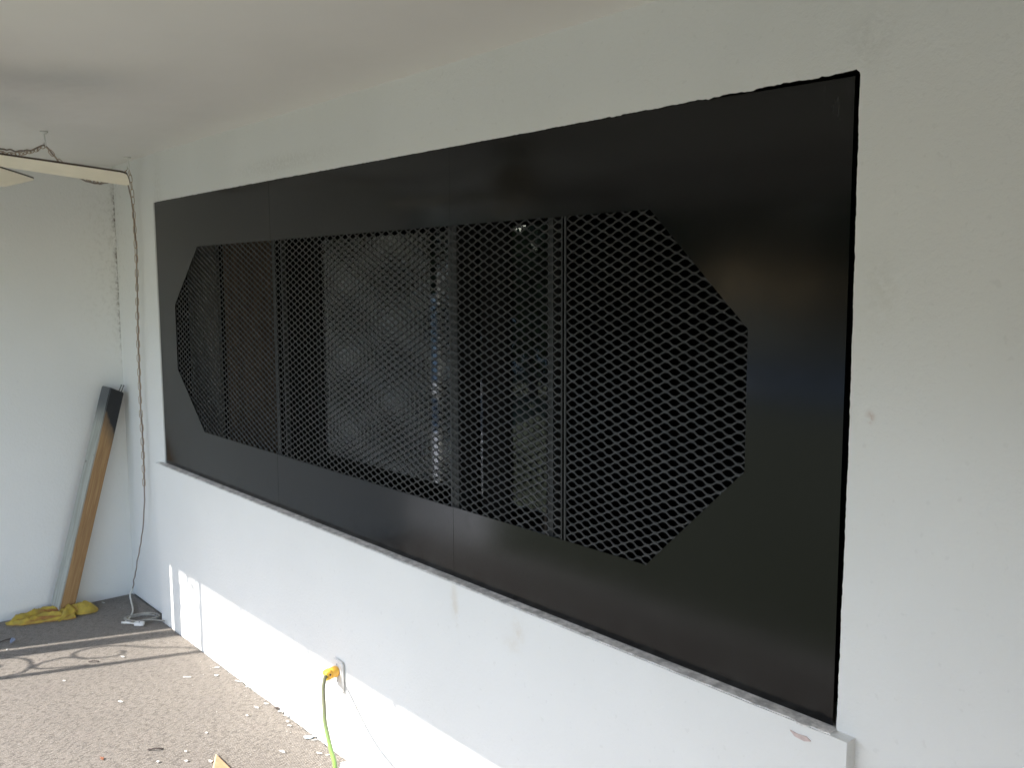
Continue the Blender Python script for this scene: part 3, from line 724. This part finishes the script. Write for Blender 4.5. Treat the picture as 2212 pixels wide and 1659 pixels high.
# ------------------------------------------------------------------ iron column at the patio front (its shadow falls on wall and floor)
YC = -1.97
ic = tag(empty('porch_column', (.2, YC, 0)), 'ornamental iron porch column with scrolls casting its shadow by the corner', 'column')
def cp(name, o): return under(o, ic)
cp('', bbox('upright', (.0045, YC-.0375, 0), (.0795, YC+.0375, CH), M_IRON)); cp('', bbox('upright', (.338, YC-.014, 0), (.366, YC+.014, CH), M_IRON))
SCROLL = [(.147, 1.70), (.172, 1.725), (.2, 1.727), (.22, 1.693), (.206, 1.655), (.165, 1.627), (.115, 1.64), (.092, 1.70), (.102, 1.78), (.148, 1.815), (.20, 1.821), (.25, 1.81), (.287, 1.792), (.318, 1.765), (.334, 1.70), (.336, 1.62), (.322, 1.545), (.285, 1.50), (.244, 1.452), (.215, 1.396), (.15, 1.342), (.110, 1.28), (.112, 1.21), (.15, 1.16), (.205, 1.155), (.248, 1.19), (.262, 1.26), (.236, 1.30), (.191, 1.30)]
HOOKS = [(.242, 1.174), (.212, 1.158), (.192, 1.12), (.204, 1.083), (.225, 1.045), (.262, 1.02), (.297, 1.033), (.318, 1.10), (.330, 1.17)]
for pts_, dzs in ((SCROLL, (0, -.80)), (HOOKS, (0, -.80, .80))):
    for dz in dzs:
        P = [V((x, YC, z+dz)) for x, z in pts_]
        bm = bmesh.new(); tube(bm, spline(P, 5), .0070, 6); cp('', mk('scroll', bm, M_IRON, None, True))

# ------------------------------------------------------------------ yard seen only as glints in the window glass
def hedge(name, c, size, n, m, label, seed):
    rr = random.Random(seed); bm = bmesh.new()
    for k in range(n):
        th, ph, r = rr.uniform(0, 6.283), math.acos(rr.uniform(-1, 1)), rr.uniform(.55, 1)
        p = V((c[0]+size[0]*r*math.sin(ph)*math.cos(th), c[1]+size[1]*r*math.sin(ph)*math.sin(th), c[2]+size[2]*r*math.cos(ph)))
        s = rr.uniform(.10, .24); u_ = V((rr.gauss(0, 1), rr.gauss(0, 1), rr.gauss(0, 1))).normalized(); w_ = u_.orthogonal().normalized()
        bm.faces.new([bm.verts.new(p+u_*s), bm.verts.new(p+w_*s*.5), bm.verts.new(p-u_*s), bm.verts.new(p-w_*s*.5)])
    t_ = empty(name, (c[0], c[1], -.13)); under(mk('crown', bm, m), t_); under(tubeobj('trunk', [(c[0], c[1], -.13), (c[0]+.1, c[1], c[2])], [.16, .08], M_TWIG), t_)
    tag(t_, label, 'tree')
M_FOL = simple('foliage', (.045, .070, .022), .8, .4, 3)
def yard_tree(locs, size, n, seed):
    rr = random.Random(seed); bm = bmesh.new(); lobes = [(V((rr.uniform(-.55, .55)*size[0], rr.uniform(-.55, .55)*size[1], rr.uniform(-.5, .6)*size[2])), rr.uniform(.35, .6)) for _ in range(11)]
    for k in range(n):
        c, f = lobes[rr.randrange(11)]; th, ph, r = rr.uniform(0, 6.283), math.acos(rr.uniform(-1, 1)), rr.uniform(.6, 1)
        p = c+V((size[0]*f*r*math.sin(ph)*math.cos(th), size[1]*f*r*math.sin(ph)*math.sin(th), size[2]*f*r*math.cos(ph)))
        s_ = rr.uniform(.10, .24); u_ = V((rr.gauss(0, 1), rr.gauss(0, 1), rr.gauss(0, 1))).normalized(); w_ = u_.orthogonal().normalized()
        bm.faces.new([bm.verts.new(p+u_*s_), bm.verts.new(p+w_*s_*.5), bm.verts.new(p-u_*s_), bm.verts.new(p-w_*s_*.5)])
    t_ = empty('yard_tree', (0, 0, 0)); cr = mk('crown', bm, M_FOL, t_); cr.location = (0, 0, size[2]*1.15)
    tr = tubeobj('trunk', spline([(0, 0, 0), (.08, .03, size[2]*.6), (-.05, .05, size[2]*1.4)], 4), .12, M_TWIG, t_)
    for i, (x, y, rz, sc) in enumerate(locs):
        t2, c2, r2_ = t_, cr, tr
        if i:
            t2 = t_.copy(); COL.objects.link(t2)
            for ch_ in (cr, tr): q_ = ch_.copy(); COL.objects.link(q_); q_.parent = t2
        t2.location = (x, y, -.13); t2.rotation_euler = (0, 0, rz); t2.scale = (sc, sc, sc)
        tag(t2, 'leafy yard tree in the dark row opposite the patio', 'tree', 'trees across the yard')
yard_tree([(-7.6, -19.5, .3, 1.2), (-4.2, -18.6, 2.1, 1.35), (-.6, -19.2, 4.0, 1.15), (2.6, -18.8, 1.2, 1.3), (6.0, -19.4, 5.1, 1.4), (-11.5, -19.0, 2.6, 1.3), (-15.5, -19.5, 3.4, 1.35), (-5.9, -8.1, .9, .66), (-16.2, -13.6, 1.9, 1.25)], (2.3, 2.2, 2.0), 2600, 5)
M_BLUE = simple('blue_siding', (.16, .28, .48), .7, .08, 3)
sh = empty('blue_shed', (-14.6, -10.1, -.13)); sh.rotation_euler = (0, 0, math.radians(36))
bbox('wall', (-1.5, -1.4, 0), (1.5, 1.4, 2.5), M_BLUE, sh)
bm = bmesh.new(); prism_xz(bm, [(-1.7, 2.48), (1.7, 2.48), (0, 3.3)], -1.55, 1.55); mk('roof', bm, simple('shingle', (.20, .17, .15), .9, .2, 9), sh)
bbox('door', (1.49, -.45, .05), (1.53, .45, 2.0), simple('shed_door', (.72, .72, .70), .6), sh)
tag(sh, 'small blue shed across the yard, glinting in the window glass', 'shed')
gw = empty('garden_wall', (-9.2, -10.6, -.13)); gw.rotation_euler = (0, 0, math.radians(-49))
bbox('wall', (-2.2, -.1, 0), (2.2, .1, 1.55), simple('pale_block', (.62, .68, .72), .8, .06, 5), gw)
bbox('coping', (-2.25, -.14, 1.551), (2.25, .14, 1.62), simple('coping', (.7, .7, .68), .8), gw)
tag(gw, 'pale garden wall across the yard, glinting in the window glass', 'wall')
